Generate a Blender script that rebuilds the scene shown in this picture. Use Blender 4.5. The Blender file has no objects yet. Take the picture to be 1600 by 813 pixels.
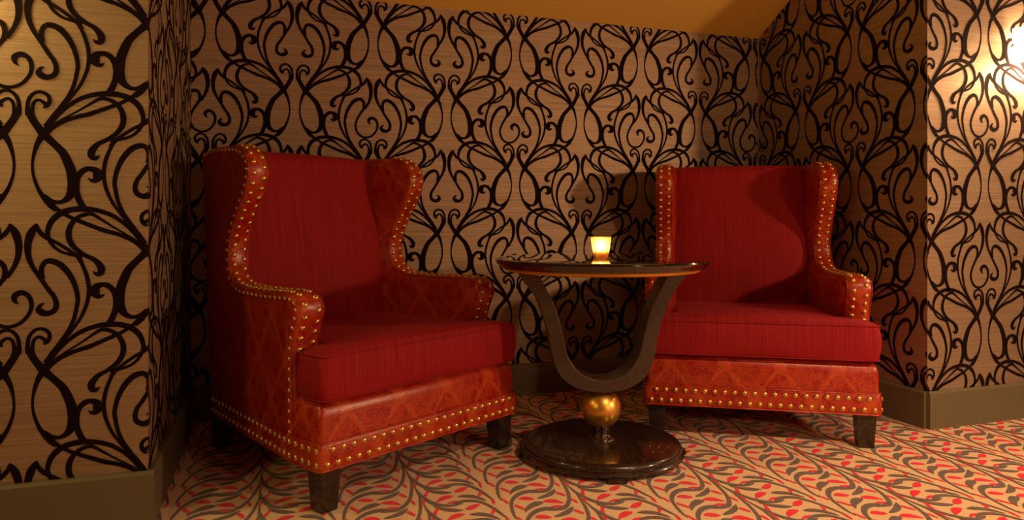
import bpy, bmesh, math, random
from mathutils import Vector, Matrix
random.seed(7)
scene = bpy.context.scene
COL = scene.collection

# ------------------------------------------------------------------ camera
FPX, YH, TH, CAMH = 1105.3, 345.0, 0.323, 0.856
cam = bpy.data.cameras.new('camera')
cam.sensor_width = 36.0
cam.lens = FPX / 1600 * 36
cam.shift_y = -(406.5 - YH) / 1600
cam.clip_start = 0.02
camo = bpy.data.objects.new('camera', cam)
COL.objects.link(camo)
camo.location = (0, 0, CAMH)
camo.rotation_euler = (math.pi / 2, 0, -TH)
scene.camera = camo

# ------------------------------------------------------------------ world, exposure
world = bpy.data.worlds.new('dim_room')
scene.world = world
world.use_nodes = True
world.node_tree.nodes['Background'].inputs[0].default_value = (1.0, 0.62, 0.34, 1)
world.node_tree.nodes['Background'].inputs[1].default_value = 0.004
scene.view_settings.view_transform = 'Standard'
scene.view_settings.look = 'None'
scene.view_settings.exposure = 0.2
scene.view_settings.gamma = 1.0
scene.view_settings.use_curve_mapping = False

# lamp powers: (glow of the shade, bulb in the open foot of the shade); built as fixtures below; side, rear and ceiling lamps are added fill
SCONCE_R, SCONCE_L, SCONCE_KEY, SIDE_FILL, REAR_FILL, CEIL_FILL = (6.0, 17.0), (3.0, 12.0), (84.0, 0.0), (17.0, 0.0), (62.0, 0.0), 255.0
WARM_R, WARM_L, WARM_KEY, WARM_DOWN = (1.0, 0.60, 0.30), (1.0, 0.66, 0.20), (1.0, 0.58, 0.30), (1.0, 0.60, 0.32)

# ------------------------------------------------------------------ pixel -> place helpers
Fv = Vector((math.sin(TH), math.cos(TH), 0))
Rv = Vector((math.cos(TH), -math.sin(TH), 0))
CAM = Vector((0, 0, CAMH))
def ray(x, y): return Fv + Rv * ((x - 800) / FPX) + Vector((0, 0, (YH - y) / FPX))
def on_y(x, y, Y):
    d = ray(x, y); return CAM + d * (Y / d.y)
def on_floor(x, y, z=0.0):
    d = ray(x, y); return CAM + d * ((z - CAMH) / d.z)

# ------------------------------------------------------------------ materials
def mat(name):
    m = bpy.data.materials.new(name); m.use_nodes = True
    nt = m.node_tree
    return m, nt, nt.nodes['Principled BSDF']
def N(nt, t, **kw):
    n = nt.nodes.new(t)
    for k, v in kw.items(): setattr(n, k, v)
    return n
def L(nt, a, b): nt.links.new(a, b)
def coords(nt, scale=(1, 1, 1), out='Object'):
    tc = N(nt, 'ShaderNodeTexCoord'); mp = N(nt, 'ShaderNodeMapping')
    mp.inputs['Scale'].default_value = scale
    L(nt, tc.outputs[out], mp.inputs['Vector']); return mp.outputs['Vector']
def ramp(nt, fac, stops):
    r = N(nt, 'ShaderNodeValToRGB')
    els = r.color_ramp.elements
    while len(els) < len(stops): els.new(0.5)
    for e, (p, c) in zip(els, stops):
        e.position = p; e.color = (*c, 1) if len(c) == 3 else c
    L(nt, fac, r.inputs[0]); return r.outputs[0]
def bump(nt, bs, height, strength, dist):
    b = N(nt, 'ShaderNodeBump'); b.inputs['Strength'].default_value = strength
    b.inputs['Distance'].default_value = dist
    L(nt, height, b.inputs['Height']); L(nt, b.outputs[0], bs.inputs['Normal'])
def math_n(nt, op, a, b=None, c=None):
    n = N(nt, 'ShaderNodeMath', operation=op)
    for i, v in enumerate((a, b, c)):
        if v is None: continue
        if isinstance(v, (int, float)): n.inputs[i].default_value = v
        else: L(nt, v, n.inputs[i])
    return n.outputs[0]
def simple(name, col, rough=.5, metal=0, coat=0, spec=.5):
    m, nt, b = mat(name)
    b.inputs['Base Color'].default_value = (*col, 1)
    b.inputs['Roughness'].default_value = rough
    b.inputs['Metallic'].default_value = metal
    b.inputs['Coat Weight'].default_value = coat
    b.inputs['Specular IOR Level'].default_value = spec
    return m

def make_wallpaper():
    m, nt, b = mat('wallpaper_grasscloth')
    n1 = N(nt, 'ShaderNodeTexNoise'); n1.inputs['Scale'].default_value = 1.0
    n1.inputs['Detail'].default_value = 4
    L(nt, coords(nt, (5, 5, 420)), n1.inputs['Vector'])
    n2 = N(nt, 'ShaderNodeTexNoise'); n2.inputs['Scale'].default_value = 1.0
    L(nt, coords(nt, (2.2, 2.2, 150)), n2.inputs['Vector'])
    mix = math_n(nt, 'ADD', math_n(nt, 'MULTIPLY', n1.outputs[0], .65), math_n(nt, 'MULTIPLY', n2.outputs[0], .35))
    L(nt, ramp(nt, mix, [(.32, (.27, .19, .125)), (.5, (.40, .295, .205)), (.68, (.50, .38, .275))]), b.inputs['Base Color'])
    b.inputs['Metallic'].default_value = .55
    b.inputs['Roughness'].default_value = .56
    b.inputs['Specular IOR Level'].default_value = .35
    bump(nt, b, n1.outputs[0], .25, .001)
    return m
M_PAPER = make_wallpaper()
M_FLOCK = simple('flock_dark_aubergine', (.010, .0035, .0045), .9, spec=.12)

def make_carpet(name, c0, c1):
    m, nt, b = mat(name)
    n1 = N(nt, 'ShaderNodeTexNoise'); n1.inputs['Scale'].default_value = 260
    n1.inputs['Detail'].default_value = 3
    L(nt, coords(nt, out='Object'), n1.inputs['Vector'])
    L(nt, ramp(nt, n1.outputs[0], [(.3, c0), (.7, c1)]), b.inputs['Base Color'])
    b.inputs['Roughness'].default_value = .95
    b.inputs['Specular IOR Level'].default_value = .1
    b.inputs['Sheen Weight'].default_value = .15
    bump(nt, b, n1.outputs[0], .6, .003)
    return m
M_CARPET = make_carpet('carpet_tan', (.60, .42, .24), (.84, .61, .38))
M_CBROWN = make_carpet('carpet_brown_yarn', (.11, .08, .08), (.19, .14, .135))
M_CRED = make_carpet('carpet_red_yarn', (.66, .012, .045), (.90, .035, .085))

def make_leather(name, base, light, dark):
    """embossed damask leather: ogee lattice and fine pebbled figure, on chair-local metres"""
    m, nt, b = mat(name)
    tc = N(nt, 'ShaderNodeTexCoord'); sp = N(nt, 'ShaderNodeSeparateXYZ')
    nz = N(nt, 'ShaderNodeTexNoise'); nz.inputs['Scale'].default_value = 120; nz.inputs['Detail'].default_value = 3
    L(nt, tc.outputs['Object'], nz.inputs['Vector'])
    off = N(nt, 'ShaderNodeVectorMath', operation='MULTIPLY_ADD')
    L(nt, nz.outputs['Color'], off.inputs[0])
    off.inputs[1].default_value = (.024, .024, .024)
    L(nt, tc.outputs['Object'], off.inputs[2])
    L(nt, off.outputs[0], sp.inputs[0])
    u = math_n(nt, 'ADD', sp.outputs[0], math_n(nt, 'MULTIPLY', sp.outputs[1], .98))
    v = sp.outputs[2]
    cu = math_n(nt, 'COSINE', math_n(nt, 'MULTIPLY', u, 2 * math.pi / .205))
    cv = math_n(nt, 'COSINE', math_n(nt, 'MULTIPLY_ADD', v, 2 * math.pi / .27, -.9))
    lat = math_n(nt, 'ABSOLUTE', math_n(nt, 'ADD', cu, cv))
    mr = N(nt, 'ShaderNodeMapRange', interpolation_type='SMOOTHSTEP')
    mr.inputs[1].default_value = .12; mr.inputs[2].default_value = .26
    mr.inputs[3].default_value = 1; mr.inputs[4].default_value = 0
    L(nt, lat, mr.inputs[0])
    fine = N(nt, 'ShaderNodeTexNoise'); fine.inputs['Scale'].default_value = 230; fine.inputs['Detail'].default_value = 5
    L(nt, tc.outputs['Object'], fine.inputs['Vector'])
    med = N(nt, 'ShaderNodeTexVoronoi'); med.inputs['Scale'].default_value = 26
    L(nt, off.outputs[0], med.inputs['Vector'])
    figc = ramp(nt, fine.outputs[0], [(.40, dark), (.55, base)])
    medm = N(nt, 'ShaderNodeMapRange'); medm.inputs[1].default_value = .25; medm.inputs[2].default_value = .6
    medm.inputs[3].default_value = 0; medm.inputs[4].default_value = .22
    L(nt, med.outputs['Distance'], medm.inputs[0])
    mx0 = N(nt, 'ShaderNodeMix', data_type='RGBA'); L(nt, medm.outputs[0], mx0.inputs[0])
    L(nt, figc, mx0.inputs[6]); mx0.inputs[7].default_value = (*light, 1)
    mx = N(nt, 'ShaderNodeMix', data_type='RGBA')
    L(nt, math_n(nt, 'MULTIPLY', mr.outputs[0], .36), mx.inputs[0])
    L(nt, mx0.outputs[2], mx.inputs[6]); mx.inputs[7].default_value = (*light, 1)
    L(nt, mx.outputs[2], b.inputs['Base Color'])
    b.inputs['Roughness'].default_value = .33
    b.inputs['Specular IOR Level'].default_value = .6
    b.inputs['Coat Weight'].default_value = .25
    b.inputs['Coat Roughness'].default_value = .3
    hsum = math_n(nt, 'ADD', fine.outputs[0], math_n(nt, 'MULTIPLY', mr.outputs[0], .6))
    bump(nt, b, hsum, .35, .0015)
    return m
M_LEATHER = make_leather('embossed_red_leather', (.47, .012, .004), (.70, .120, .022), (.15, .002, .001))

def make_fabric():
    m, nt, b = mat('ribbed_red_fabric')
    tc = N(nt, 'ShaderNodeTexCoord'); mp = N(nt, 'ShaderNodeMapping')
    mp.inputs['Scale'].default_value = (240, 3.0, 3.0)
    L(nt, tc.outputs['Object'], mp.inputs['Vector'])
    n1 = N(nt, 'ShaderNodeTexNoise'); n1.inputs['Scale'].default_value = 1; n1.inputs['Detail'].default_value = 3
    L(nt, mp.outputs[0], n1.inputs['Vector'])
    n2 = N(nt, 'ShaderNodeTexNoise'); n2.inputs['Scale'].default_value = 420
    L(nt, tc.outputs['Object'], n2.inputs['Vector'])
    s = math_n(nt, 'ADD', math_n(nt, 'MULTIPLY', n1.outputs[0], .75), math_n(nt, 'MULTIPLY', n2.outputs[0], .25))
    L(nt, ramp(nt, s, [(.3, (.20, .0035, .007)), (.52, (.31, .0070, .012)), (.72, (.40, .015, .022))]), b.inputs['Base Color'])
    b.inputs['Roughness'].default_value = .72
    b.inputs['Specular IOR Level'].default_value = .25
    b.inputs['Sheen Weight'].default_value = .12
    b.inputs['Sheen Tint'].default_value = (1, .15, .2, 1)
    bump(nt, b, s, .35, .001)
    return m
M_FABRIC = make_fabric()

def make_wood(name, c0, c1, rough, coat):
    m, nt, b = mat(name)
    n1 = N(nt, 'ShaderNodeTexNoise'); n1.inputs['Scale'].default_value = 1; n1.inputs['Detail'].default_value = 4
    L(nt, coords(nt, (90, 7, 60)), n1.inputs['Vector'])
    L(nt, ramp(nt, n1.outputs[0], [(.35, c0), (.65, c1)]), b.inputs['Base Color'])
    b.inputs['Roughness'].default_value = rough
    b.inputs['Coat Weight'].default_value = coat
    b.inputs['Coat Roughness'].default_value = .04
    return m
M_ESPRESSO = make_wood('espresso_wood', (.012, .006, .004), (.035, .018, .012), .3, .6)
M_TABLETOP = make_wood('polished_dark_tabletop', (.010, .006, .004), (.024, .013, .009), .09, 1.0)
M_UWOOD = make_wood('satin_brown_wood', (.038, .022, .014), (.054, .032, .021), .42, .12)
M_LEG = make_wood('dark_leg_wood', (.016, .009, .006), (.034, .019, .013), .38, .3)
M_BRASS = simple('antique_brass', (.80, .52, .17), .36, 1.0)
def make_gold():
    m, nt, b = mat('gold_leaf')
    n1 = N(nt, 'ShaderNodeTexNoise'); n1.inputs['Scale'].default_value = 18; n1.inputs['Detail'].default_value = 5
    L(nt, coords(nt), n1.inputs['Vector'])
    L(nt, ramp(nt, n1.outputs[0], [(.35, (.66, .36, .06)), (.65, (.92, .56, .13))]), b.inputs['Base Color'])
    b.inputs['Metallic'].default_value = .9
    L(nt, ramp(nt, n1.outputs[0], [(.3, (.26,) * 3), (.7, (.40,) * 3)]), b.inputs['Roughness'])
    return m
M_GOLD = make_gold()
M_GOLDRIM = simple('gold_painted_rim', (.80, .36, .05), .42, .5)
M_BASEBOARD = simple('olive_grey_paint', (.155, .135, .082), .42, spec=.4)
M_CEIL = simple('ochre_ceiling_paint', (.70, .44, .10), .85, spec=.2)
M_ROOMWALL = simple('dark_tan_wall_paint', (.12, .075, .045), .8, spec=.2)
M_BEAD = simple('corner_bead_paint', (.42, .31, .20), .6)
M_BRONZE = simple('dark_bronze', (.05, .032, .018), .38, .9)
M_WAX = simple('cream_wax', (.85, .72, .5), .5)
M_WICK = simple('burnt_wick', (.02, .015, .01), .9)

def emission(name, col, strength):
    m = bpy.data.materials.new(name); m.use_nodes = True
    nt = m.node_tree; nt.nodes.clear()
    e = N(nt, 'ShaderNodeEmission'); o = N(nt, 'ShaderNodeOutputMaterial')
    e.inputs[0].default_value = (*col, 1); e.inputs[1].default_value = strength
    L(nt, e.outputs[0], o.inputs[0]); return m

def make_votive_glass():
    m = bpy.data.materials.new('fluted_amber_glass'); m.use_nodes = True
    nt = m.node_tree; nt.nodes.clear()
    o = N(nt, 'ShaderNodeOutputMaterial')
    tr = N(nt, 'ShaderNodeBsdfTranslucent'); tr.inputs[0].default_value = (1, .66, .32, 1)
    tp = N(nt, 'ShaderNodeBsdfTransparent'); tp.inputs[0].default_value = (1, .80, .50, 1)
    gl = N(nt, 'ShaderNodeBsdfGlossy'); gl.inputs['Roughness'].default_value = .06
    gl.inputs[0].default_value = (1, .9, .75, 1)
    m1 = N(nt, 'ShaderNodeMixShader'); m1.inputs[0].default_value = .35
    L(nt, tr.outputs[0], m1.inputs[1]); L(nt, tp.outputs[0], m1.inputs[2])
    fr = N(nt, 'ShaderNodeFresnel'); fr.inputs[0].default_value = 1.45
    m2 = N(nt, 'ShaderNodeMixShader'); L(nt, fr.outputs[0], m2.inputs[0])
    L(nt, m1.outputs[0], m2.inputs[1]); L(nt, gl.outputs[0], m2.inputs[2])
    L(nt, m2.outputs[0], o.inputs[0]); return m
M_VOTIVE = make_votive_glass()

# ------------------------------------------------------------------ mesh helpers
def new_mesh(name, verts, faces, smooth=None):
    me = bpy.data.meshes.new(name); me.from_pydata([tuple(v) for v in verts], [], faces)
    bm = bmesh.new(); bm.from_mesh(me); bmesh.ops.recalc_face_normals(bm, faces=bm.faces)
    bm.to_mesh(me); bm.free()
    if smooth is not None:
        for p in me.polygons: p.use_smooth = True
        me.set_sharp_from_angle(angle=math.radians(smooth))
    me.update(); return me
def obj(name, me, m, parent=None):
    o = bpy.data.objects.new(name, me); COL.objects.link(o)
    if m is not None and not me.materials: me.materials.append(m)
    if parent: o.parent = parent
    return o
def thing(name, label, cat, loc=(0, 0, 0), rz=0.0, group=None):
    o = bpy.data.objects.new(name, None); COL.objects.link(o)
    o.empty_display_size = .1; o.location = loc; o.rotation_euler = (0, 0, rz)
    o['label'] = label; o['category'] = cat
    if group: o['group'] = group
    return o
def structure(o, label=None):
    o['kind'] = 'structure'
    if label: o['label'] = label
    return o
def box_me(name, a, b, bev=0.0, segs=2):
    bm = bmesh.new()
    bmesh.ops.create_cube(bm, size=1)
    for v in bm.verts:
        v.co = Vector([(a[i] + b[i]) / 2 + v.co[i] * (b[i] - a[i]) for i in range(3)])
    if bev: bmesh.ops.bevel(bm, geom=bm.edges[:], offset=bev, segments=segs, affect='EDGES')
    me = bpy.data.meshes.new(name); bm.to_mesh(me); bm.free()
    return me
def grid_me(name, rows, smooth=60, close_u=False, close_v=False, caps=False):
    """rows[i][j] -> quad grid"""
    n, m = len(rows), len(rows[0])
    V = [p for r in rows for p in r]; Fc = []
    for i in range(n if close_v else n - 1):
        for j in range(m if close_u else m - 1):
            i2, j2 = (i + 1) % n, (j + 1) % m
            Fc.append((i * m + j, i * m + j2, i2 * m + j2, i2 * m + j))
    if caps:
        Fc.append(tuple(range(m))); Fc.append(tuple((n - 1) * m + j for j in range(m)))
    return new_mesh(name, V, Fc, smooth)
def lathe_me(name, prof, seg=48, smooth=40, flute=None):
    rows = []
    for (r, z) in prof:
        row = []
        for k in range(seg):
            a = 2 * math.pi * k / seg
            rr = r * (1 + (flute(a, z) if flute else 0))
            row.append((rr * math.cos(a), rr * math.sin(a), z))
        rows.append(row)
    return grid_me(name, rows, smooth, close_u=True, caps=True)
def tube_me(name, path, r, seg=6, closed=False):
    n = len(path); P = [Vector(p) for p in path]; rows = []
    up = Vector((.03, .02, 1))
    for i in range(n):
        t = (P[(i + 1) % n] - P[i - 1]) if closed else (P[min(i + 1, n - 1)] - P[max(i - 1, 0)])
        t.normalize()
        a = t.cross(up)
        if a.length < .1: a = t.cross(Vector((1, 0, 0)))
        a.normalize(); b = t.cross(a)
        rows.append([P[i] + (a * math.cos(2 * math.pi * k / seg) + b * math.sin(2 * math.pi * k / seg)) * r for k in range(seg)])
    return grid_me(name, rows, 80, close_u=True, close_v=closed, caps=not closed)
def catmull(pts, n=6):
    out = []
    K = len(pts)
    for i in range(K - 1):
        p0, p1, p2, p3 = pts[max(i - 1, 0)], pts[i], pts[i + 1], pts[min(i + 2, K - 1)]
        for s in range(n):
            t = s / n
            out.append(tuple(.5 * (2 * b + (c - a) * t + (2 * a - 5 * b + 4 * c - d) * t * t + (3 * b - a - 3 * c + d) * t ** 3)
                             for a, b, c, d in zip(p0, p1, p2, p3)))
    out.append(tuple(pts[-1])); return out
WSC = [.93]
def ribbon(pts):
    """[(u,v,w)] -> left/right outline points of a brush stroke"""
    l, r = [], []
    for i, (u, v, w) in enumerate(pts):
        a, b = pts[max(i - 1, 0)], pts[min(i + 1, len(pts) - 1)]
        du, dv = b[0] - a[0], b[1] - a[1]
        d = math.hypot(du, dv) or 1
        w = max(w * WSC[0], .0006) / 2
        l.append((u - dv / d * w, v + du / d * w)); r.append((u + dv / d * w, v - du / d * w))
    return l, r

# ------------------------------------------------------------------ the room
YF, YB, XL, XR = 2.216, 3.287, -.340, 2.543        # pier faces, alcove back, alcove sides
ZB, SL = 1.865, .553                               # alcove ceiling at the back wall and its slope
ZC = 2.62                                          # flat ceiling of the room in front
X0, X1, Y0 = -1.5, 3.30, -2.4                      # rest of the room
ZH = ZB + SL * (YB - YF)
def wallbox(name, a, b, m):
    return structure(obj(name, box_me(name, a, b), m))
floor = wallbox('floor', (X0, Y0, -.06), (X1, YB + .1, 0), M_CARPET)
w_back = wallbox('wall_back', (XL - .12, YB, 0), (XR + .12, YB + .1, ZB + .02), M_PAPER)
w_al = wallbox('wall_alcove_left', (XL - .1, YF + .1, 0), (XL, YB, ZC), M_PAPER)
w_ar = wallbox('wall_alcove_right', (XR, YF + .1, 0), (XR + .1, YB, ZC), M_PAPER)
w_fl = wallbox('wall_front_left', (X0, YF, 0), (XL, YF + .1, ZC), M_PAPER)
w_fr = wallbox('wall_front_right', (XR, YF, 0), (X1, YF + .1, ZC), M_PAPER)
w_hd = wallbox('wall_front_header', (XL, YF, ZH), (XR, YF + .1, ZC), M_PAPER)
w_r = wallbox('wall_right', (X1, Y0, 0), (X1 + .1, YF + .1, ZC), M_ROOMWALL)
w_l = wallbox('wall_left', (X0 - .1, Y0, 0), (X0, YF + .1, ZC), M_ROOMWALL)
w_b = wallbox('wall_rear', (X0 - .1, Y0 - .1, 0), (X1 + .1, Y0, ZC), M_ROOMWALL)
ceil = wallbox('ceiling', (X0 - .1, Y0 - .1, ZC), (X1 + .1, YF + .1, ZC + .08), M_ROOMWALL)
t = .06
cs = new_mesh('ceiling_slope', [(x, y, z + dz) for x in (XL, XR) for (y, z) in ((YF + .1, ZB + SL * (YB - YF - .1)), (YB, ZB)) for dz in (0, t)],
              [(0, 2, 3, 1), (4, 5, 7, 6), (0, 4, 6, 2), (1, 3, 7, 5), (0, 1, 5, 4), (2, 6, 7, 3)])
structure(obj('ceiling_alcove_slope', cs, M_CEIL))

# baseboards with a bevelled top edge
BT, BH = .018, .153
def baseboard(name, p, q, nrm):
    """board along p->q on the floor, proud of the wall along nrm"""
    p, q, n = Vector(p), Vector(q), Vector(nrm)
    prof = [(0, 0), (BT, 0), (BT, BH - .008), (BT - .004, BH - .002), (BT - .009, BH), (0, BH)]
    rows = [[e + n * a + Vector((0, 0, z)) for (a, z) in prof] for e in (p, q)]
    return structure(obj(name, grid_me(name, rows, 20, close_u=True, caps=True), M_BASEBOARD))
baseboard('baseboard_back', (XL + BT, YB, 0), (XR - BT, YB, 0), (0, -1, 0))
baseboard('baseboard_alcove_left', (XL, YB, 0), (XL, YF, 0), (1, 0, 0))
baseboard('baseboard_alcove_right', (XR, YB, 0), (XR, YF, 0), (-1, 0, 0))
baseboard('baseboard_front_left', (X0, YF, 0), (XL + BT, YF, 0), (0, -1, 0))
baseboard('baseboard_front_right', (XR - BT * .3, YF, 0), (X1, YF, 0), (0, -1, 0))
baseboard('baseboard_right', (X1, YF - BT, 0), (X1, Y0, 0), (-1, 0, 0))
baseboard('baseboard_left', (X0, YF - BT, 0), (X0, Y0, 0), (1, 0, 0))
structure(obj('trim_1', box_me('trim_1', (XR - .006, YB - .006, BH), (XR - .0005, YB - .0005, ZB), .002), M_BEAD))

# ------------------------------------------------------------------ wallpaper scrollwork (flocked strokes)
WV, WP = .64, .691                                  # vertical and horizontal repeat
UB, VB = -.6407, CAMH + .2390                       # a spiral column on the left pier, height of its crossing
def pz(k, pts):                                     # strokes seen on the left pier, in five views of 240 x 120 px
    y0 = (0, 120, 240, 340, 460)[k]
    return [(x / 6.6667, y0 + y / 6.6667, w / 6.6667) for (x, y, w) in pts]
def pier(pts):
    out = []
    for (x, y, w) in pts:
        a = on_y(x, y, YF); b = on_y(x, y + w, YF)
        out.append((a.x - UB, a.z - VB, abs(a.z - b.z)))
    return out
def backw(pts):                                     # strokes seen on the alcove's back wall
    out = []
    for (x, y, w) in pts:
        px, py = 740 + x / 9.031, 130 + y / 9.031
        a = on_y(px, py, YB); b = on_y(px, py + w / 9.031, YB)
        out.append((a.x - (-.2634 + 2 * WP), a.z - (CAMH + .2639), abs(a.z - b.z)))
    return out
def up(pts, dv=WV): return [(u, v + dv, w) for (u, v, w) in pts]
LEAF = pz(3, [(384, 58, 4), (362, 100, 52), (325, 165, 82), (298, 245, 76), (290, 320, 68), (302, 420, 58), (345, 520, 48), (400, 600, 46), (470, 700, 46), (520, 770, 48)])
HOOK = pz(4, [(520, -30, 48), (562, 20, 50), (588, 95, 54), (570, 165, 58), (500, 200, 62), (440, 190, 74), (405, 160, 64), (415, 125, 42), (440, 105, 28), (466, 93, 6)])
STR = {}
STR['leaf'] = up(pier(LEAF))
STR['hook'] = up(pier(HOOK))
STR['tip'] = up(pier(pz(3, [(385, 70, 20), (402, 130, 46), (450, 185, 50), (520, 230, 46), (600, 268, 38), (700, 328, 38), (780, 380, 36), (860, 412, 34)])))
STR['arch_leaf'] = up(pier(pz(3, [(450, 640, 46), (432, 580, 54), (440, 510, 52), (480, 462, 56), (540, 455, 64), (620, 485, 66), (700, 560, 62), (765, 665, 54), (800, 770, 48), (812, 850, 46), (805, 910, 44), (775, 1045, 42), (722, 1168, 44), (645, 1285, 48), (565, 1395, 56), (480, 1520, 66)])))
STR['long'] = up(pier(pz(3, [(740, 385, 34), (800, 405, 36), (850, 475, 38), (900, 590, 42), (924, 700, 42), (926, 790, 42), (905, 900, 40), (850, 1030, 36), (775, 1145, 30), (700, 1245, 26), (620, 1330, 26)])))
STR['fan_arch'] = pier(pz(1, [(470, 560, 60), (540, 470, 50), (620, 385, 44), (720, 300, 44), (850, 225, 50), (1000, 185, 54), (1120, 178, 62), (1250, 190, 62), (1370, 238, 66), (1450, 312, 60), (1488, 400, 50), (1490, 470, 44), (1445, 560, 36), (1365, 622, 32), (1275, 648, 34), (1195, 668, 36), (1150, 730, 38)]))
STR['fan_s'] = pier(pz(1, [(500, 560, 40), (600, 475, 26), (700, 418, 22), (850, 338, 24), (980, 262, 34), (1060, 226, 42), (1150, 245, 46), (1230, 300, 50), (1280, 390, 58), (1282, 490, 60), (1225, 582, 54), (1120, 655, 48), (1025, 700, 54), (960, 770, 76), (955, 825, 74), (985, 848, 56), (1015, 842, 36), (1042, 818, 8)]))
STR['fan_low'] = pier(pz(1, [(480, 590, 60), (560, 525, 46), (650, 472, 48), (780, 425, 48), (920, 393, 52), (1050, 350, 48), (1180, 305, 46), (1290, 262, 42), (1400, 195, 42), (1470, 125, 46)]))
STR['stem'] = pier(pz(1, [(455, 600, 96), (400, 530, 80), (345, 450, 76), (312, 380, 84), (300, 340, 80)]))
STR['hook_out'] = pier(pz(1, [(300, 400, 70), (288, 310, 44), (308, 225, 42), (365, 168, 38), (435, 160, 38), (497, 192, 42), (519, 245, 42), (500, 290, 50), (470, 315, 36), (446, 318, 10)]))
STR['hook_in'] = pier(pz(1, [(338, 380, 40), (342, 310, 38), (362, 262, 36), (400, 242, 34), (440, 256, 38), (478, 288, 46)]))
STR['loop_thick'] = pier(pz(1, [(430, 560, 84), (490, 630, 84), (560, 695, 76), (650, 785, 84), (697, 870, 94), (740, 975, 100), (763, 1090, 112), (755, 1180, 104), (715, 1258, 76), (650, 1302, 50), (590, 1308, 44), (530, 1288, 46), (460, 1235, 40)]))
STR['loop_thin'] = pier(pz(1, [(455, 600, 80), (400, 680, 58), (365, 770, 42), (345, 860, 30), (340, 950, 27), (355, 1050, 32), (398, 1165, 40), (455, 1258, 52), (520, 1338, 54), (590, 1393, 46)]))
STR['curl'] = pier(pz(2, [(880, 580, 66), (835, 505, 66), (800, 410, 66), (800, 300, 60), (828, 220, 62), (885, 170, 62), (950, 160, 56), (1010, 190, 90), (1020, 240, 104), (990, 278, 66), (950, 280, 36), (916, 254, 6)]))
SPIRAL = backw([(490, 440, 40), (430, 530, 34), (385, 620, 32), (372, 690, 32), (392, 770, 32), (440, 825, 32), (505, 842, 30), (575, 818, 30), (628, 752, 30), (644, 680, 34), (625, 615, 38), (580, 585, 44), (538, 608, 48), (540, 648, 32), (562, 672, 6)])
base_strokes = {k: catmull(v, 5) for k, v in STR.items()}
spiral = catmull(SPIRAL, 6)
# the left leaf of a spiral column stops where the spiral stem begins
def scroll_mesh(name, place, u0, u1, v0, v1, ub, vb):
    """all strokes on a wall rectangle; place(u, v) -> point; ub, vb = a spiral column and its crossing height"""
    bm = bmesh.new()
    k0, k1 = int(math.floor((u0 - ub) / WP)) - 1, int(math.ceil((u1 - ub) / WP)) + 1
    r0, r1 = int(math.floor((v0 - vb) / WV)) - 2, int(math.ceil((v1 - vb) / WV)) + 2
    cols = [(ub + k * WP, 0.0, True) for k in range(k0, k1 + 1)] + [(ub + (k + .5) * WP, WV / 2, False) for k in range(k0, k1 + 1)]
    for (uc, dv, sp) in cols:
        if uc < u0 - .45 or uc > u1 + .45: continue
        for r in range(r0, r1 + 1):
            vc = vb + dv + r * WV
            if vc < v0 - 1.1 or vc > v1 + .6: continue
            for sg in (1, -1):
                for key, pts in base_strokes.items():
                    if sp and sg == -1 and key == 'hook': continue
                    P = [(uc + sg * u, vc + v, w) for (u, v, w) in pts]
                    if sp and sg == -1 and key == 'leaf': P = P[:-9]
                    add_ribbon(bm, P, u0, u1, v0, v1)
                if sp and sg == -1:
                    add_ribbon(bm, [(uc + u, vc + v, w) for (u, v, w) in spiral], u0, u1, v0, v1)
    for co, no in (((u0, 0, 0), (-1, 0, 0)), ((u1, 0, 0), (1, 0, 0)), ((0, v0, 0), (0, -1, 0)), ((0, v1, 0), (0, 1, 0))):
        g = bm.verts[:] + bm.edges[:] + bm.faces[:]
        bmesh.ops.bisect_plane(bm, geom=g, plane_co=co, plane_no=no, clear_outer=True)
    for v in bm.verts: v.co = Vector(place(v.co.x, v.co.y, E_ + v.co.z))
    me = bpy.data.meshes.new(name); bm.to_mesh(me); bm.free()
    return me
LIFT = [0]
def add_ribbon(bm, P, u0, u1, v0, v1):
    if max(p[0] for p in P) < u0 or min(p[0] for p in P) > u1 or max(p[1] for p in P) < v0 or min(p[1] for p in P) > v1: return
    LIFT[0] = (LIFT[0] + 1) % 41; h = LIFT[0] * .00003
    l, r = ribbon(P)
    vl = [bm.verts.new((a, b, h)) for a, b in l]; vr = [bm.verts.new((a, b, h)) for a, b in r]
    for i in range(len(P) - 1):
        bm.faces.new((vl[i], vr[i], vr[i + 1], vl[i + 1]))
def scroll(wall, *a):
    o = obj('wallpaper_scrollwork', scroll_mesh('wallpaper_scrollwork', *a), M_FLOCK, wall)
    o['kind'] = 'stuff'; o['label'] = 'dark flocked scrollwork pattern on the wallpaper'
E_ = .0006
scroll(w_fl, lambda u, v, e: (u, YF - e, v), X0, XL, BH, ZC, UB, VB)
scroll(w_fr, lambda u, v, e: (u, YF - e, v), XR, X1, BH, ZC, 2.5172 + WP / 2, VB)
scroll(w_back, lambda u, v, e: (u, YB - e, v), XL, XR, BH, ZB, -.2634, CAMH + .2639)
scroll(w_ar, lambda u, v, e: (XR - e, -u, v), -YB, -YF, BH, ZH, -2.5996, CAMH + .888 - WV)
scroll(w_al, lambda u, v, e: (XL + e, u, v), YF, YB, BH, ZH, 2.52, VB)

# the alcove's side walls carry paper only up to the sloping ceiling
for wall in (w_ar, w_al):
    for o in [wall] + list(wall.children):
        bm = bmesh.new(); bm.from_mesh(o.data)
        nrm = Vector((0, SL, 1)).normalized()
        bmesh.ops.bisect_plane(bm, geom=bm.verts[:] + bm.edges[:] + bm.faces[:], plane_co=(0, YB, ZB + (.02 if o is wall else 0)), plane_no=nrm, clear_outer=True)
        if o is wall:
            bmesh.ops.holes_fill(bm, edges=[e for e in bm.edges if e.is_boundary])
        bm.to_mesh(o.data); bm.free()

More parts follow.
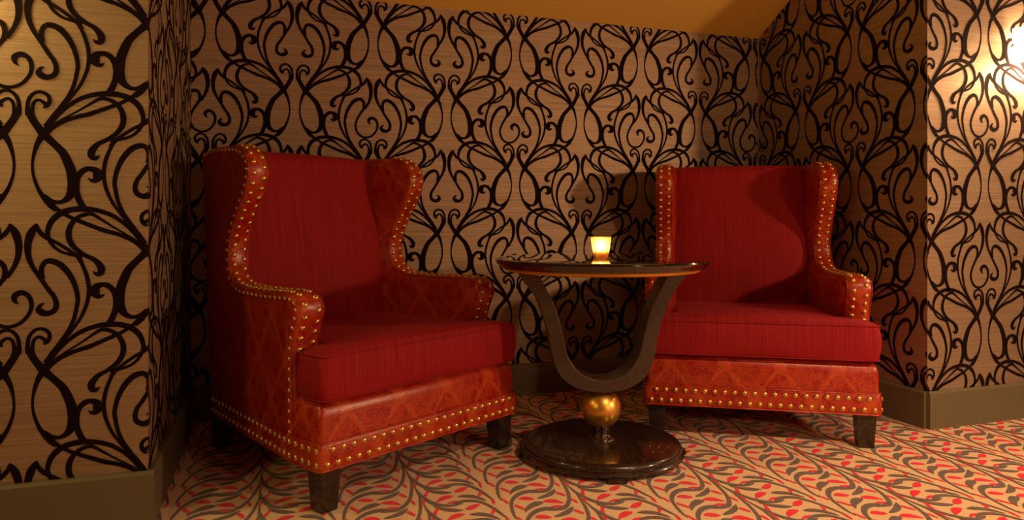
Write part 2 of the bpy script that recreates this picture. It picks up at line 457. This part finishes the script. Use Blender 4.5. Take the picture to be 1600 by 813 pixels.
# ------------------------------------------------------------------ carpet pattern (coloured yarn laid in stripes of two kinds)
CW, CP = .235, .1425                                # stripe width, repeat along the stripe
def fl(k, pts, fat=.85):
    """stroke outline seen in a view of the carpet -> outline on the floor"""
    ox = (520, 680)[k]
    def g(p):
        q = on_floor(ox + p[0] / 6.1136, 680 + p[1] / 6.1136); return (q.x, q.y)
    l, r = ribbon([(a, b, w * fat) for (a, b, w) in catmull(pts, 4)])
    return [g(p) for p in l], [g(p) for p in r]
# stripe with paired brown hooks
C1B = [fl(1, s) for s in (
    [(640, 632, 8), (612, 590, 30), (595, 520, 36), (604, 470, 40), (645, 430, 40), (700, 405, 36), (770, 392, 30), (840, 388, 10)],
    [(780, 405, 8), (850, 398, 22), (920, 385, 36), (960, 350, 42), (972, 300, 36), (955, 240, 28), (920, 180, 16), (893, 145, 6)],
    [(588, 420, 10), (605, 395, 34), (640, 372, 44), (690, 356, 44), (745, 348, 12)],
    [(832, 452, 8), (880, 440, 28), (935, 422, 42), (975, 400, 42), (995, 378, 10)])]
C1R = [fl(1, s, 1.1) for s in (
    [(745, 338, 6), (790, 334, 24), (850, 336, 26), (920, 350, 6)],
    [(662, 456, 6), (700, 452, 26), (760, 455, 26), (802, 458, 6)],
    [(500, 366, 14), (540, 380, 20), (585, 398, 14)],
    [(1000, 402, 14), (1040, 414, 20), (1082, 430, 12)],
    [(985, 318, 8), (1018, 334, 18), (1040, 350, 6)],
    [(515, 455, 8), (545, 480, 20), (572, 495, 8)],
    [(785, 392, 6), (830, 378, 14), (880, 374, 14), (930, 376, 6)])]
# stripe with leaf scrolls and red petals
C2B = [fl(0, s) for s in (
    [(788, 505, 8), (820, 560, 30), (870, 605, 36), (940, 648, 36), (1020, 672, 32), (1110, 680, 26), (1190, 668, 26), (1245, 655, 8)],
    [(1150, 660, 6), (1220, 640, 24), (1300, 632, 28), (1380, 636, 28), (1460, 662, 28), (1540, 705, 28), (1610, 755, 24), (1680, 805, 6)],
    [(960, 680, 8), (1010, 700, 24), (1080, 716, 36), (1170, 724, 36), (1245, 724, 8)],
    [(1195, 590, 6), (1260, 588, 32), (1340, 592, 32), (1410, 610, 24), (1468, 634, 6)])]
C2R = [fl(0, s, 1.15) for s in (
    [(990, 645, 6), (1030, 618, 30), (1090, 598, 34), (1150, 588, 8)],
    [(1268, 712, 6), (1310, 700, 34), (1360, 684, 36), (1405, 664, 8)],
    [(1030, 690, 8), (995, 720, 26), (978, 770, 22)],
    [(915, 532, 10), (882, 580, 24), (868, 630, 26), (876, 682, 8)],
    [(1395, 450, 10), (1412, 480, 24), (1420, 505, 10)],
    [(1425, 530, 10), (1412, 560, 28), (1390, 590, 10)],
    [(1090, 664, 6), (1140, 646, 16), (1200, 640, 14), (1260, 634, 6)])]
def carpet_mesh(name, sets, z):
    bm = bmesh.new()
    for (strokes, xs) in sets:
        for pts in strokes:
            z += .00007
            Ls, Rs = pts
            yref = sum(p[1] for p in Ls) / len(Ls)
            for dx in xs:
                if dx + Ls[0][0] < X0 - .3 or dx + Ls[0][0] > X1 + .3: continue
                for k in range(-26, 12):
                    dy = k * CP
                    if yref + dy > YB + .1 or yref + dy < -.6: continue
                    vl = [bm.verts.new((a + dx, b + dy, z)) for a, b in Ls]; vr = [bm.verts.new((a + dx, b + dy, z)) for a, b in Rs]
                    for i in range(len(Ls) - 1): bm.faces.new((vl[i], vr[i], vr[i + 1], vl[i + 1]))
    def cut(x, y, nx, ny):
        bmesh.ops.bisect_plane(bm, geom=bm.verts[:] + bm.edges[:] + bm.faces[:], plane_co=(x, y, 0), plane_no=(nx, ny, 0), clear_outer=True)
    cut(X0, 0, -1, 0); cut(X1, 0, 1, 0); cut(0, YB - BT, 0, 1)
    dele = [f for f in bm.faces if f.calc_center_median().y > YF - BT and not (XL + BT < f.calc_center_median().x < XR - BT)]
    bmesh.ops.delete(bm, geom=dele, context='FACES')
    bmesh.ops.recalc_face_normals(bm, faces=bm.faces)
    for f in bm.faces:
        if f.normal.z < 0: f.normal_flip()
    me = bpy.data.meshes.new(name); bm.to_mesh(me); bm.free(); return me
xs2 = [2 * CW * k for k in range(-8, 10)]
for nm, sets, m, z, lab in (('carpet_brown_pattern', [(C1B, xs2), (C2B, xs2)], M_CBROWN, .0012, 'brown scroll pattern woven in the carpet'),
                            ('carpet_red_pattern', [(C1R, xs2), (C2R, xs2)], M_CRED, .0006, 'red petal pattern woven in the carpet')):
    o = obj(nm, carpet_mesh(nm, sets, z), m, floor); o['kind'] = 'stuff'; o['label'] = lab

# ------------------------------------------------------------------ wing chairs
def nail_me(name, r):
    seg = 8; V = []; Fc = []
    prof = [(1.0, 0.0), (.92, .30), (.60, .58), ]
    for (a, b) in prof:
        for k in range(seg):
            V.append((r * a * math.cos(2 * math.pi * k / seg), r * a * math.sin(2 * math.pi * k / seg), r * b))
    V.append((0, 0, r * .68))
    for i in range(2):
        for k in range(seg):
            Fc.append((i * seg + k, i * seg + (k + 1) % seg, (i + 1) * seg + (k + 1) % seg, (i + 1) * seg + k))
    for k in range(seg): Fc.append((2 * seg + k, 2 * seg + (k + 1) % seg, 3 * seg))
    me = new_mesh(name, V, Fc, 80); me.materials.append(M_BRASS); return me
NAIL_B, NAIL_M, NAIL_S = nail_me('nail_large', .0108), nail_me('nail_medium', .0098), nail_me('nail_small', .0070)
def put_nail(me, p, n, parent):
    o = bpy.data.objects.new('nailhead', me); COL.objects.link(o)
    o.parent = parent
    q = Vector(n).normalized().to_track_quat('Z', 'Y')
    o.location = p; o.rotation_mode = 'QUATERNION'; o.rotation_quaternion = q
    return o
def join_nails(lst, parent):
    """nails nobody sees singly: one mesh"""
    V, Fc = [], []
    for me, p, n in lst:
        q = Vector(n).normalized().to_track_quat('Z', 'Y'); o = len(V)
        V += [q @ v.co + Vector(p) for v in me.vertices]
        Fc += [tuple(o + i for i in f.vertices) for f in me.polygons]
    me = new_mesh('nailhead_row', V, Fc, 80)
    x = obj('nailhead_row', me, M_BRASS, parent); x['kind'] = 'stuff'; return x

CW2, LEGH, BANDH, RAILT = .430, .131, .078, .329     # half width, leg height, studded band, top of the front rail
REARX, REARY = .330, .856
def rear_x(z): return REARX + (z - LEGH) * .012
def rear_y(z): return REARY + (z - LEGH) * .055
# front edge of arm and wing: (outer x, trim width, y, z)
EDGE = [(.428, .085, .150, .205), (.428, .085, .152, .330), (.428, .086, .150, .455), (.429, .087, .136, .520), (.430, .088, .116, .568), (.430, .088, .113, .592),
        (.430, .088, .124, .614), (.429, .087, .150, .627), (.427, .086, .20, .630), (.421, .084, .31, .627), (.413, .080, .42, .627), (.406, .076, .500, .630), (.399, .073, .556, .643),
        (.394, .071, .590, .668), (.391, .070, .608, .705), (.389, .070, .613, .750), (.389, .070, .604, .795), (.389, .070, .580, .843),
        (.389, .070, .545, .893), (.389, .070, .511, .940), (.389, .070, .486, .985), (.389, .070, .477, 1.022), (.388, .070, .484, 1.056),
        (.387, .069, .508, 1.084), (.384, .068, .545, 1.104), (.380, .066, .600, 1.114)]
TOPB = [(.375, .064, .66, 1.119), (.362, .06, .76, 1.121), (.350, .056, .86, 1.117), (.344, .05, .903, 1.108)]
E1 = catmull(EDGE, 4)
ET = catmull(EDGE + TOPB, 4)
def chair_side(sg, chair):
    # rear anchor heights grow steadily along the edge
    n = len(E1); zr = []
    arc = [0.0]
    for a, b in zip(E1, E1[1:]): arc.append(arc[-1] + math.hypot(b[2] - a[2], b[3] - a[3]))
    kA = next(i for i, e in enumerate(E1) if e[3] > .575)                 # arm nose
    kB = next(i for i, e in enumerate(E1) if e[3] > .66)                  # foot of the wing
    for i, e in enumerate(E1):
        if i <= kA: zr.append(.205 + (e[3] - .205) * (.50 - .205) / (E1[kA][3] - .205))
        elif i <= kB: zr.append(.50 + (arc[i] - arc[kA]) / (arc[kB] - arc[kA]) * (.645 - .50))
        else: zr.append(.645 + (e[3] - E1[kB][3]) / (E1[-1][3] - E1[kB][3]) * (1.108 - .645))
    NS = 10
    outer, inner = [], []
    for i, (x, w, y, z) in enumerate(E1):
        ro, ri = [], []
        yr, xr = rear_y(zr[i]), rear_x(zr[i])
        ybk = .615 + (zr[i] - .47) * .16 + .10
        for s in range(NS + 1):
            t = s / NS
            ro.append((sg * (x + (xr - x) * t + .006 * math.sin(math.pi * t)), y + (yr - y) * t, z + (zr[i] - z) * t))
            xi = x - w
            xb = .288
            zz = z + (zr[i] - z) * t * .6
            ri.append((sg * (xi + (xb - xi) * t - .010 * math.sin(math.pi * min(1, t * 1.3))), y + (max(ybk, y + .1) - y) * t, zz))
        outer.append(ro); inner.append(ri)
    # closing top between wing front and rear
    top = []
    for (x, w, y, z) in catmull([EDGE[-1]] + TOPB, 4):
        top.append([(sg * x, y, z - .004), (sg * (x - .006), y, z + .001), (sg * (x - w * .5), y, z + .004), (sg * (x - w), y, z), (sg * (x - w - .03), y + .01, z - .03)])
    V, Fc = [], []
    for rows in (outer, inner, top):
        o = len(V); m = len(rows[0])
        V += [p for r in rows for p in r]
        for i in range(len(rows) - 1):
            for j in range(m - 1): Fc.append((o + i * m + j, o + i * m + j + 1, o + (i + 1) * m + j + 1, o + (i + 1) * m + j))
    side = obj('wing_side', new_mesh('wing_side', V, Fc, 50), M_LEATHER, chair)
    # studded trim strip on the front edge
    def nrm(lst, i):
        a, b = lst[max(i - 1, 0)], lst[min(i + 1, len(lst) - 1)]
        dy, dz = b[2] - a[2], b[3] - a[3]; d = math.hypot(dy, dz) or 1
        return (-dz / d, dy / d)
    rows = []
    for i, (x, w, y, z) in enumerate(E1):
        ny, nz = nrm(E1, i)
        row = []
        for s, h in ((-.02, -.010), (0.0, .001), (.07, .006), (.28, .009), (.5, .0098), (.72, .009), (.93, .006), (1.0, .001), (1.03, -.010)):
            row.append((sg * (x - w * s), y + ny * h, z + nz * h))
        rows.append(row)
    trim = obj('studded_trim', new_mesh('studded_trim', [p for r in rows for p in r],
               [(i * 9 + j, i * 9 + j + 1, (i + 1) * 9 + j + 1, (i + 1) * 9 + j) for i in range(len(rows) - 1) for j in range(8)], 60), M_LEATHER, chair)
    for s, nm in ((.0, 'o'), (1.0, 'i')):
        path = []
        for i, (x, w, y, z) in enumerate(E1):
            ny, nz = nrm(E1, i); path.append((sg * (x - w * s), y + ny * .002, z + nz * .002))
        obj('welt', tube_me('welt', path, .0022, 5), M_LEATHER, trim)
    # nails along the strip
    def walk(lst, step, start=0.0):
        d = start; acc = 0.0; out = []
        for i in range(len(lst) - 1):
            a, b = lst[i], lst[i + 1]; l = math.hypot(b[2] - a[2], b[3] - a[3])
            while acc + l >= d:
                t = (d - acc) / l; ny, nz = nrm(lst, i)
                out.append(tuple(p + (q - p) * t for p, q in zip(a, b)) + (ny, nz)); d += step
            acc += l
        return out
    for s, st in ((.24, .262), (.76, .280)):
        for (x, w, y, z, ny, nz) in walk(E1, .0355, st):
            put_nail(NAIL_M, (sg * (x - w * s), y + ny * .0086, z + nz * .0086), (sg * .25 * (1 - 2 * s), ny, nz), trim)
    small = []
    for (x, w, y, z, ny, nz) in walk(ET, .0315, .012):
        small.append((NAIL_S, (sg * (x + .0015), y - ny * .011, z - nz * .011), (sg, -.1, 0)))
    return side, small

def plan_path(inset=0.0, dx=0.0, r=.02):
    """open path rear-left -> front -> rear-right in plan"""
    c = CW2 + dx - inset
    P = [(-(REARX + dx - inset), REARY)]
    P.append((-(.428 + dx - inset), .15))
    for k in range(5):
        a = math.pi / 2 * k / 4
        P.append((-(c - r + r * math.cos(a)), inset - dx + r - r * math.sin(a)))
    for k in range(5):
        a = math.pi / 2 * (1 - k / 4)
        P.append((c - r + r * math.cos(a), inset - dx + r - r * math.sin(a)))
    P.append((.428 + dx - inset, .15)); P.append((REARX + dx - inset, REARY))
    return P

def build_chair(loc, rz, label):
    ch = thing('wing_chair', label, 'chair', loc, rz, 'red studded wing chairs in the alcove')
    # base rail with a rolled upper edge
    rows = []
    for z, ins in ((LEGH, .004), (.20, .002), (.285, .002), (.305, .006), (.318, .014), (.326, .027), (RAILT, .05)):
        rows.append([(x, y, z) for (x, y) in plan_path(ins)])
    base = obj('seat_base', grid_me('seat_base', rows, 60, close_u=True, caps=True), M_LEATHER, ch)
    # studded band round the foot of the base
    rows = []
    for z, dx in ((LEGH - .002, -.003), (LEGH - .002, .003), (LEGH + .008, .006), (LEGH + BANDH / 2, .0068), (LEGH + BANDH - .008, .006), (LEGH + BANDH, .003), (LEGH + BANDH, -.003)):
        rows.append([(x, y, z) for (x, y) in plan_path(0, dx, .018)])
    band = obj('studded_band', grid_me('studded_band', rows, 50), M_LEATHER, ch)
    for z in (LEGH, LEGH + BANDH):
        obj('welt', tube_me('welt', [(x, y, z) for (x, y) in plan_path(0, .004, .018)], .0026, 5), M_LEATHER, band)
    nf = 22
    for row, (z, sh) in enumerate(((LEGH + .060, 0.0), (LEGH + .019, .5))):
        for k in range(nf + (1 if sh else 0)):
            x = -.408 + .816 * (k + .5 - sh) / nf
            put_nail(NAIL_B, (x, -.0062, z), (0, -1, 0), band)
    for sg in (-1, 1):
        hidden = []
        for z in (LEGH + .060, LEGH + .019):
            for k in range(24):
                y = .012 + k * .0355
                if y > REARY - .01: break
                xx = .4285 + .006 if y < .15 else .428 + (REARX - .428) * (y - .15) / (REARY - .15) + .0065
                nn = (sg, 0, 0) if y < .15 else (sg, .14, 0)
                if sg == -1: put_nail(NAIL_M, (sg * xx, y, z), nn, band)
                else: hidden.append((NAIL_M, (sg * xx, y, z), nn))
        if hidden: join_nails(hidden, band)
    for sg in (-1, 1):
        side, small = chair_side(sg, ch)
        if sg == -1:
            for me, p, n in small: put_nail(me, p, n, side)
        else: join_nails(small, side)
    # backrest: padded front, rolled top
    rows = []
    NX = 17
    prof = []
    for k in range(13):
        z = .43 + (1.085 - .43) * k / 12
        prof.append((.615 + (z - .47) * .16, z, 1))
    yt = prof[-1][0]
    prof += [(yt + .006, 1.102, .8), (yt + .022, 1.114, .5), (yt + .05, 1.120, .3), (yt + .10, 1.122, .2), (rear_y(1.108) - .02, 1.118, .1), (rear_y(1.108), 1.106, 0)]
    for (y, z, b) in prof:
        row = []
        hw = .322 if z < 1.10 else .325
        for j in range(NX):
            s = -1 + 2 * j / (NX - 1)
            cr = (1 - s ** 4) * .030 * b * (.55 + .45 * math.sin(math.pi * min(1, max(0, (z - .43) / .69))))
            row.append((hw * s, y - cr, z + (.004 * (1 - s * s) if b < 1 else 0)))
        rows.append(row)
    back = obj('backrest', grid_me('backrest', rows, 60), M_FABRIC, ch)
    rows = [[(s * rear_x(z), rear_y(z) + .004 * (1 - abs(s)), z) for s in (-1, -.5, 0, .5, 1)] for z in (LEGH, .4, .7, .95, 1.108)]
    obj('back_panel', grid_me('back_panel', rows, 60), M_LEATHER, ch)
    # T-shaped seat cushion
    ear, mx, ef, er, yb = .432, .335, -.012, .118, .64
    def arc(cx, cy, r, a0, a1, n=4):
        return [(cx + r * math.cos(a0 + (a1 - a0) * k / n), cy + r * math.sin(a0 + (a1 - a0) * k / n)) for k in range(n + 1)]
    H = math.pi / 2
    right = [(x, ef) for x in (.06, .16, .26, .35)] + arc(ear - .03, ef + .03, .03, -H, 0) + arc(ear - .02, er - .02, .02, 0, H, 3) + \
            [(mx + .012, er), (mx, er + .012)] + [(mx, y) for y in (.22, .34, .46, .56)] + arc(mx - .04, yb - .04, .04, 0, H, 3) + [(.2, yb), (.08, yb)]
    outl = right + [(-x, y) for (x, y) in reversed(right)]
    z0, z1 = .330, .466
    cx, cy = 0, .055
    rows = []
    def ring(sc, ins, z, crown=0):
        row = []
        for (x, y) in outl:
            dx, dy = x - cx, y - cy; d = math.hypot(dx, dy)
            k = sc * (1 - ins / d)
            px, py = cx + dx * k, cy + dy * k
            row.append((px, py, z + crown))
        return row
    rows.append(ring(.55, 0, z0))
    rows.append(ring(1, .014, z0)); rows.append(ring(1, .003, z0 + .010)); rows.append(ring(1, -.004, z0 + .045)); rows.append(ring(1, -.006, (z0 + z1) / 2))
    rows.append(ring(1, -.004, z1 - .045)); rows.append(ring(1, .002, z1 - .010)); rows.append(ring(1, .012, z1))
    for sc, cr in ((.93, .007), (.85, .012), (.7, .017), (.5, .021), (.3, .023), (.1, .024)):
        rows.append(ring(sc, 0, z1, cr))
    cush = obj('seat_cushion', grid_me('seat_cushion', rows, 70, close_u=True, caps=True), M_FABRIC, ch)
    for z in (z0 + .004, z1 - .003):
        obj('piping', tube_me('piping', [(x, y, zz) for (x, y, zz) in ring(1, .002, z)], .0026, 6, closed=True), M_FABRIC, cush)
    # tapered legs
    for (x, y, sx, sy) in ((-.385, .045, 0, 0), (.385, .045, 0, 0), (-.296, .815, .0, .035), (.296, .815, .0, .035)):
        rows = []
        for z, h in ((0, .0255), (.004, .0275), (LEGH + .004, .035)):
            t = 1 - z / LEGH
            rows.append([(x + sx * t + a * h, y + sy * t + b * h, z) for a, b in ((-1, -1), (1, -1), (1, 1), (-1, 1))])
        obj('leg', grid_me('leg', rows, 30, close_u=True, caps=True), M_LEG, ch)
    return ch
build_chair((.492, 2.318, 0), .532, 'red leather wing chair with brass nail trim, beside the dark alcove side wall')
build_chair((1.764, 2.276, 0), -.529, 'red leather wing chair with brass nail trim, in the corner beside the lit pier')

# ------------------------------------------------------------------ pedestal table
TB = thing('pedestal_table', 'round dark polished pedestal table with U-shaped support and gold ball', 'table', (1.135, 2.36, 0), -.29)
zt = .720
top = obj('table_top', lathe_me('table_top', [(.30, zt - .034), (.366, zt - .034), (.374, zt - .031), (.376, zt - .025), (.380, zt - .022), (.386, zt - .016), (.388, zt - .009), (.385, zt - .003), (.380, zt - .0005), (.374, zt), (.2, zt), (.02, zt)], 96, 35), M_TABLETOP, TB)
obj('gold_rim', lathe_me('gold_rim', [(.29, zt - .046), (.340, zt - .046), (.350, zt - .044), (.354, zt - .040), (.354, zt - .0335), (.29, zt - .0335)], 96, 35), M_GOLDRIM, TB)
outer = [(.312, .672), (.286, .638), (.240, .568), (.203, .465), (.184, .365), (.152, .293), (.085, .248), (0, .236)]
inner = [(.243, .672), (.217, .632), (.170, .533), (.145, .440), (.126, .365), (.088, .312), (.040, .287), (0, .281)]
def full(half):
    h = catmull(half, 5); return [(-a, b) for a, b in h] + [(a, b) for a, b in reversed(h[:-1])]
fo, fi = full(outer), full(inner)
dp = .058
V, Fc = [], []
for (a, b), (c, d) in zip(fo, fi):
    V += [(a, -dp, b), (c, -dp, d), (c, dp, d), (a, dp, b)]
for i in range(len(fo) - 1):
    for j in range(4): Fc.append((i * 4 + j, i * 4 + (j + 1) % 4, i * 4 + 4 + (j + 1) % 4, i * 4 + 4 + j))
Fc += [(0, 1, 2, 3), tuple(len(V) - 4 + k for k in range(4))]
ume = new_mesh('u_support', V, Fc, 35)
usup = obj('u_support', ume, M_UWOOD, TB)
bv = usup.modifiers.new('bevel', 'BEVEL'); bv.width = .003; bv.segments = 2; bv.limit_method = 'ANGLE'
obj('gold_ball', lathe_me('gold_ball', [(max(.003, .072 * math.sin(math.pi * k / 24)), .168 - .072 * math.cos(math.pi * k / 24)) for k in range(25)], 48, 80), M_GOLD, TB)
obj('gold_collar', lathe_me('gold_collar', [(.028, .226), (.034, .228), (.034, .2365), (.028, .238)], 32, 30), M_GOLDRIM, TB)
obj('neck', lathe_me('neck', [(.052, .054), (.052, .058), (.048, .062), (.040, .066), (.033, .073), (.030, .080), (.031, .088), (.034, .096), (.034, .104), (.028, .108)], 40, 50), M_TABLETOP, TB)
obj('round_base', lathe_me('round_base', [(.25, .012), (.291, .012), (.297, .016), (.298, .022), (.293, .027), (.287, .030), (.289, .034), (.288, .042), (.284, .048), (.276, .052), (.265, .054), (.1, .055), (.01, .055)], 96, 35), M_ESPRESSO, TB)
for k in range(4):
    a = -math.pi / 2 + k * math.pi / 2 + .02
    me = box_me('foot', (-.032, -.028, 0), (.032, .028, .016), .003)
    o = obj('foot', me, M_ESPRESSO, TB); o.location = (.281 * math.cos(a), .281 * math.sin(a), 0); o.rotation_euler = (0, 0, a + math.pi / 2)

# ------------------------------------------------------------------ candle in a votive glass
cz = zt
cp = on_floor(939, 403, zt)
VG = thing('votive_glass', 'small fluted amber candle glass on the pedestal table', 'candle holder', (cp.x, cp.y, zt + .0003))
fl_ = lambda a, z: .018 * math.cos(14 * a) * (1 if z < .05 else max(0, 1 - (z - .05) / .006))
obj('glass', lathe_me('glass', [(.020, 0), (.0255, .001), (.027, .004), (.0300, .025), (.0335, .050), (.0352, .058), (.0378, .074), (.0385, .0765), (.0372, .0768), (.0350, .070), (.0320, .054), (.0285, .026), (.0255, .008), (.010, .007)], 84, 40, fl_), M_VOTIVE, VG)
TL = thing('tealight_candle', 'lit cream tealight burning inside the small candle glass', 'candle', (cp.x, cp.y, zt + .0085))
obj('wax', lathe_me('wax', [(.0190, 0), (.0195, .001), (.0195, .0205), (.0185, .022), (.012, .0205), (.002, .020)], 32, 40), M_WAX, TL)
obj('wick', lathe_me('wick', [(.0010, .019), (.0009, .027)], 8), M_WICK, TL)
obj('flame', lathe_me('flame', [(.0006, .024), (.0040, .028), (.0058, .033), (.0056, .038), (.0038, .045), (.0018, .052), (.0003, .058)], 20, 80), emission('candle_flame', (1, .68, .34), 420), TL)

# ------------------------------------------------------------------ wall sconces
def sconce(loc, rz, label, power, col):
    s = thing('wall_sconce', label, 'wall light', loc, rz, 'shaded wall sconces')
    # half-round glass shade opening upwards and downwards; local -Y points into the room
    R_, H_ = .105, .150
    rows = []
    for z in (-H_ / 2, -H_ / 2 + .004, 0, H_ / 2 - .004, H_ / 2):
        rr = R_ - (.003 if abs(z) > H_ / 2 - .002 else 0)
        rows.append([(rr * math.cos(math.pi * k / 20), -.012 - .85 * rr * math.sin(math.pi * k / 20), z) for k in range(21)])
    area = math.pi * R_ * H_ * .93
    sh = obj('shade', grid_me('shade', rows, 60), emission('lit_shade', col, power[0] / (math.pi * area * 2)), s)
    if power[1]:
        li = bpy.data.lights.new('bulb', 'POINT'); li.energy = power[1]; li.color = col; li.shadow_soft_size = .05
        lo = bpy.data.objects.new('bulb', li); COL.objects.link(lo); lo.parent = s; lo.location = (0, -.075, -H_ / 2 - .016)
    obj('back_plate', box_me('back_plate', (-.05, -.012, -.06), (.05, -.0005, .06), .003), M_BRONZE, s)
    for sx in (-1, 1):
        f = obj('finial', lathe_me('finial', [(.001, -.005), (.004, -.003), (.005, 0), (.004, .003), (.001, .005)], 10, 60), M_BRONZE, s)
        f.location = (sx * (R_ + .001), -.014, .004)
    return s
sconce((3.115, YF, 1.608), 0, 'glowing half-round glass sconce on the scroll-papered right pier', SCONCE_R, WARM_R)
sconce((-.96, YF, 1.608), 0, 'glowing half-round glass sconce on the scroll-papered left pier', SCONCE_L, WARM_L)
sconce((X1, .35, 1.36), -math.pi / 2, 'glowing half-round glass sconce on the plain side wall near the lit pier', SCONCE_KEY, WARM_KEY)
sconce((X0, .75, 1.36), math.pi / 2, 'added fill light shaped as a half-round glass sconce, unseen on the side wall opposite', SIDE_FILL, WARM_L)  # added, unseen lamp that lifts the left pier
sconce((2.56, Y0, 1.50), math.pi, 'added fill light shaped as a half-round glass sconce, unseen on the rear wall', REAR_FILL, WARM_KEY)  # added, unseen fill that softens the wing shadow on the right chair

# added, unseen ceiling light that brightens the carpet
dl = thing('ceiling_fill_light', 'added round fill light with bronze rim, unseen in the dark ceiling', 'added fill light', (1.75, .0, ZC))
obj('rim', lathe_me('rim', [(.060, -.004), (.078, -.004), (.080, -.001), (.080, 0), (.060, 0)], 40, 40), M_BRONZE, dl)
obj('lens', lathe_me('lens', [(.001, -.002), (.059, -.002), (.059, -.0005), (.001, -.0005)], 32, 40), emission('lit_lens', WARM_DOWN, 25), dl)
li = bpy.data.lights.new('fill_beam', 'SPOT'); li.energy = CEIL_FILL; li.color = WARM_DOWN
li.spot_size = math.radians(110); li.spot_blend = .6; li.shadow_soft_size = .05
lo = bpy.data.objects.new('fill_beam', li); COL.objects.link(lo); lo.parent = dl; lo.location = (0, 0, -.03)
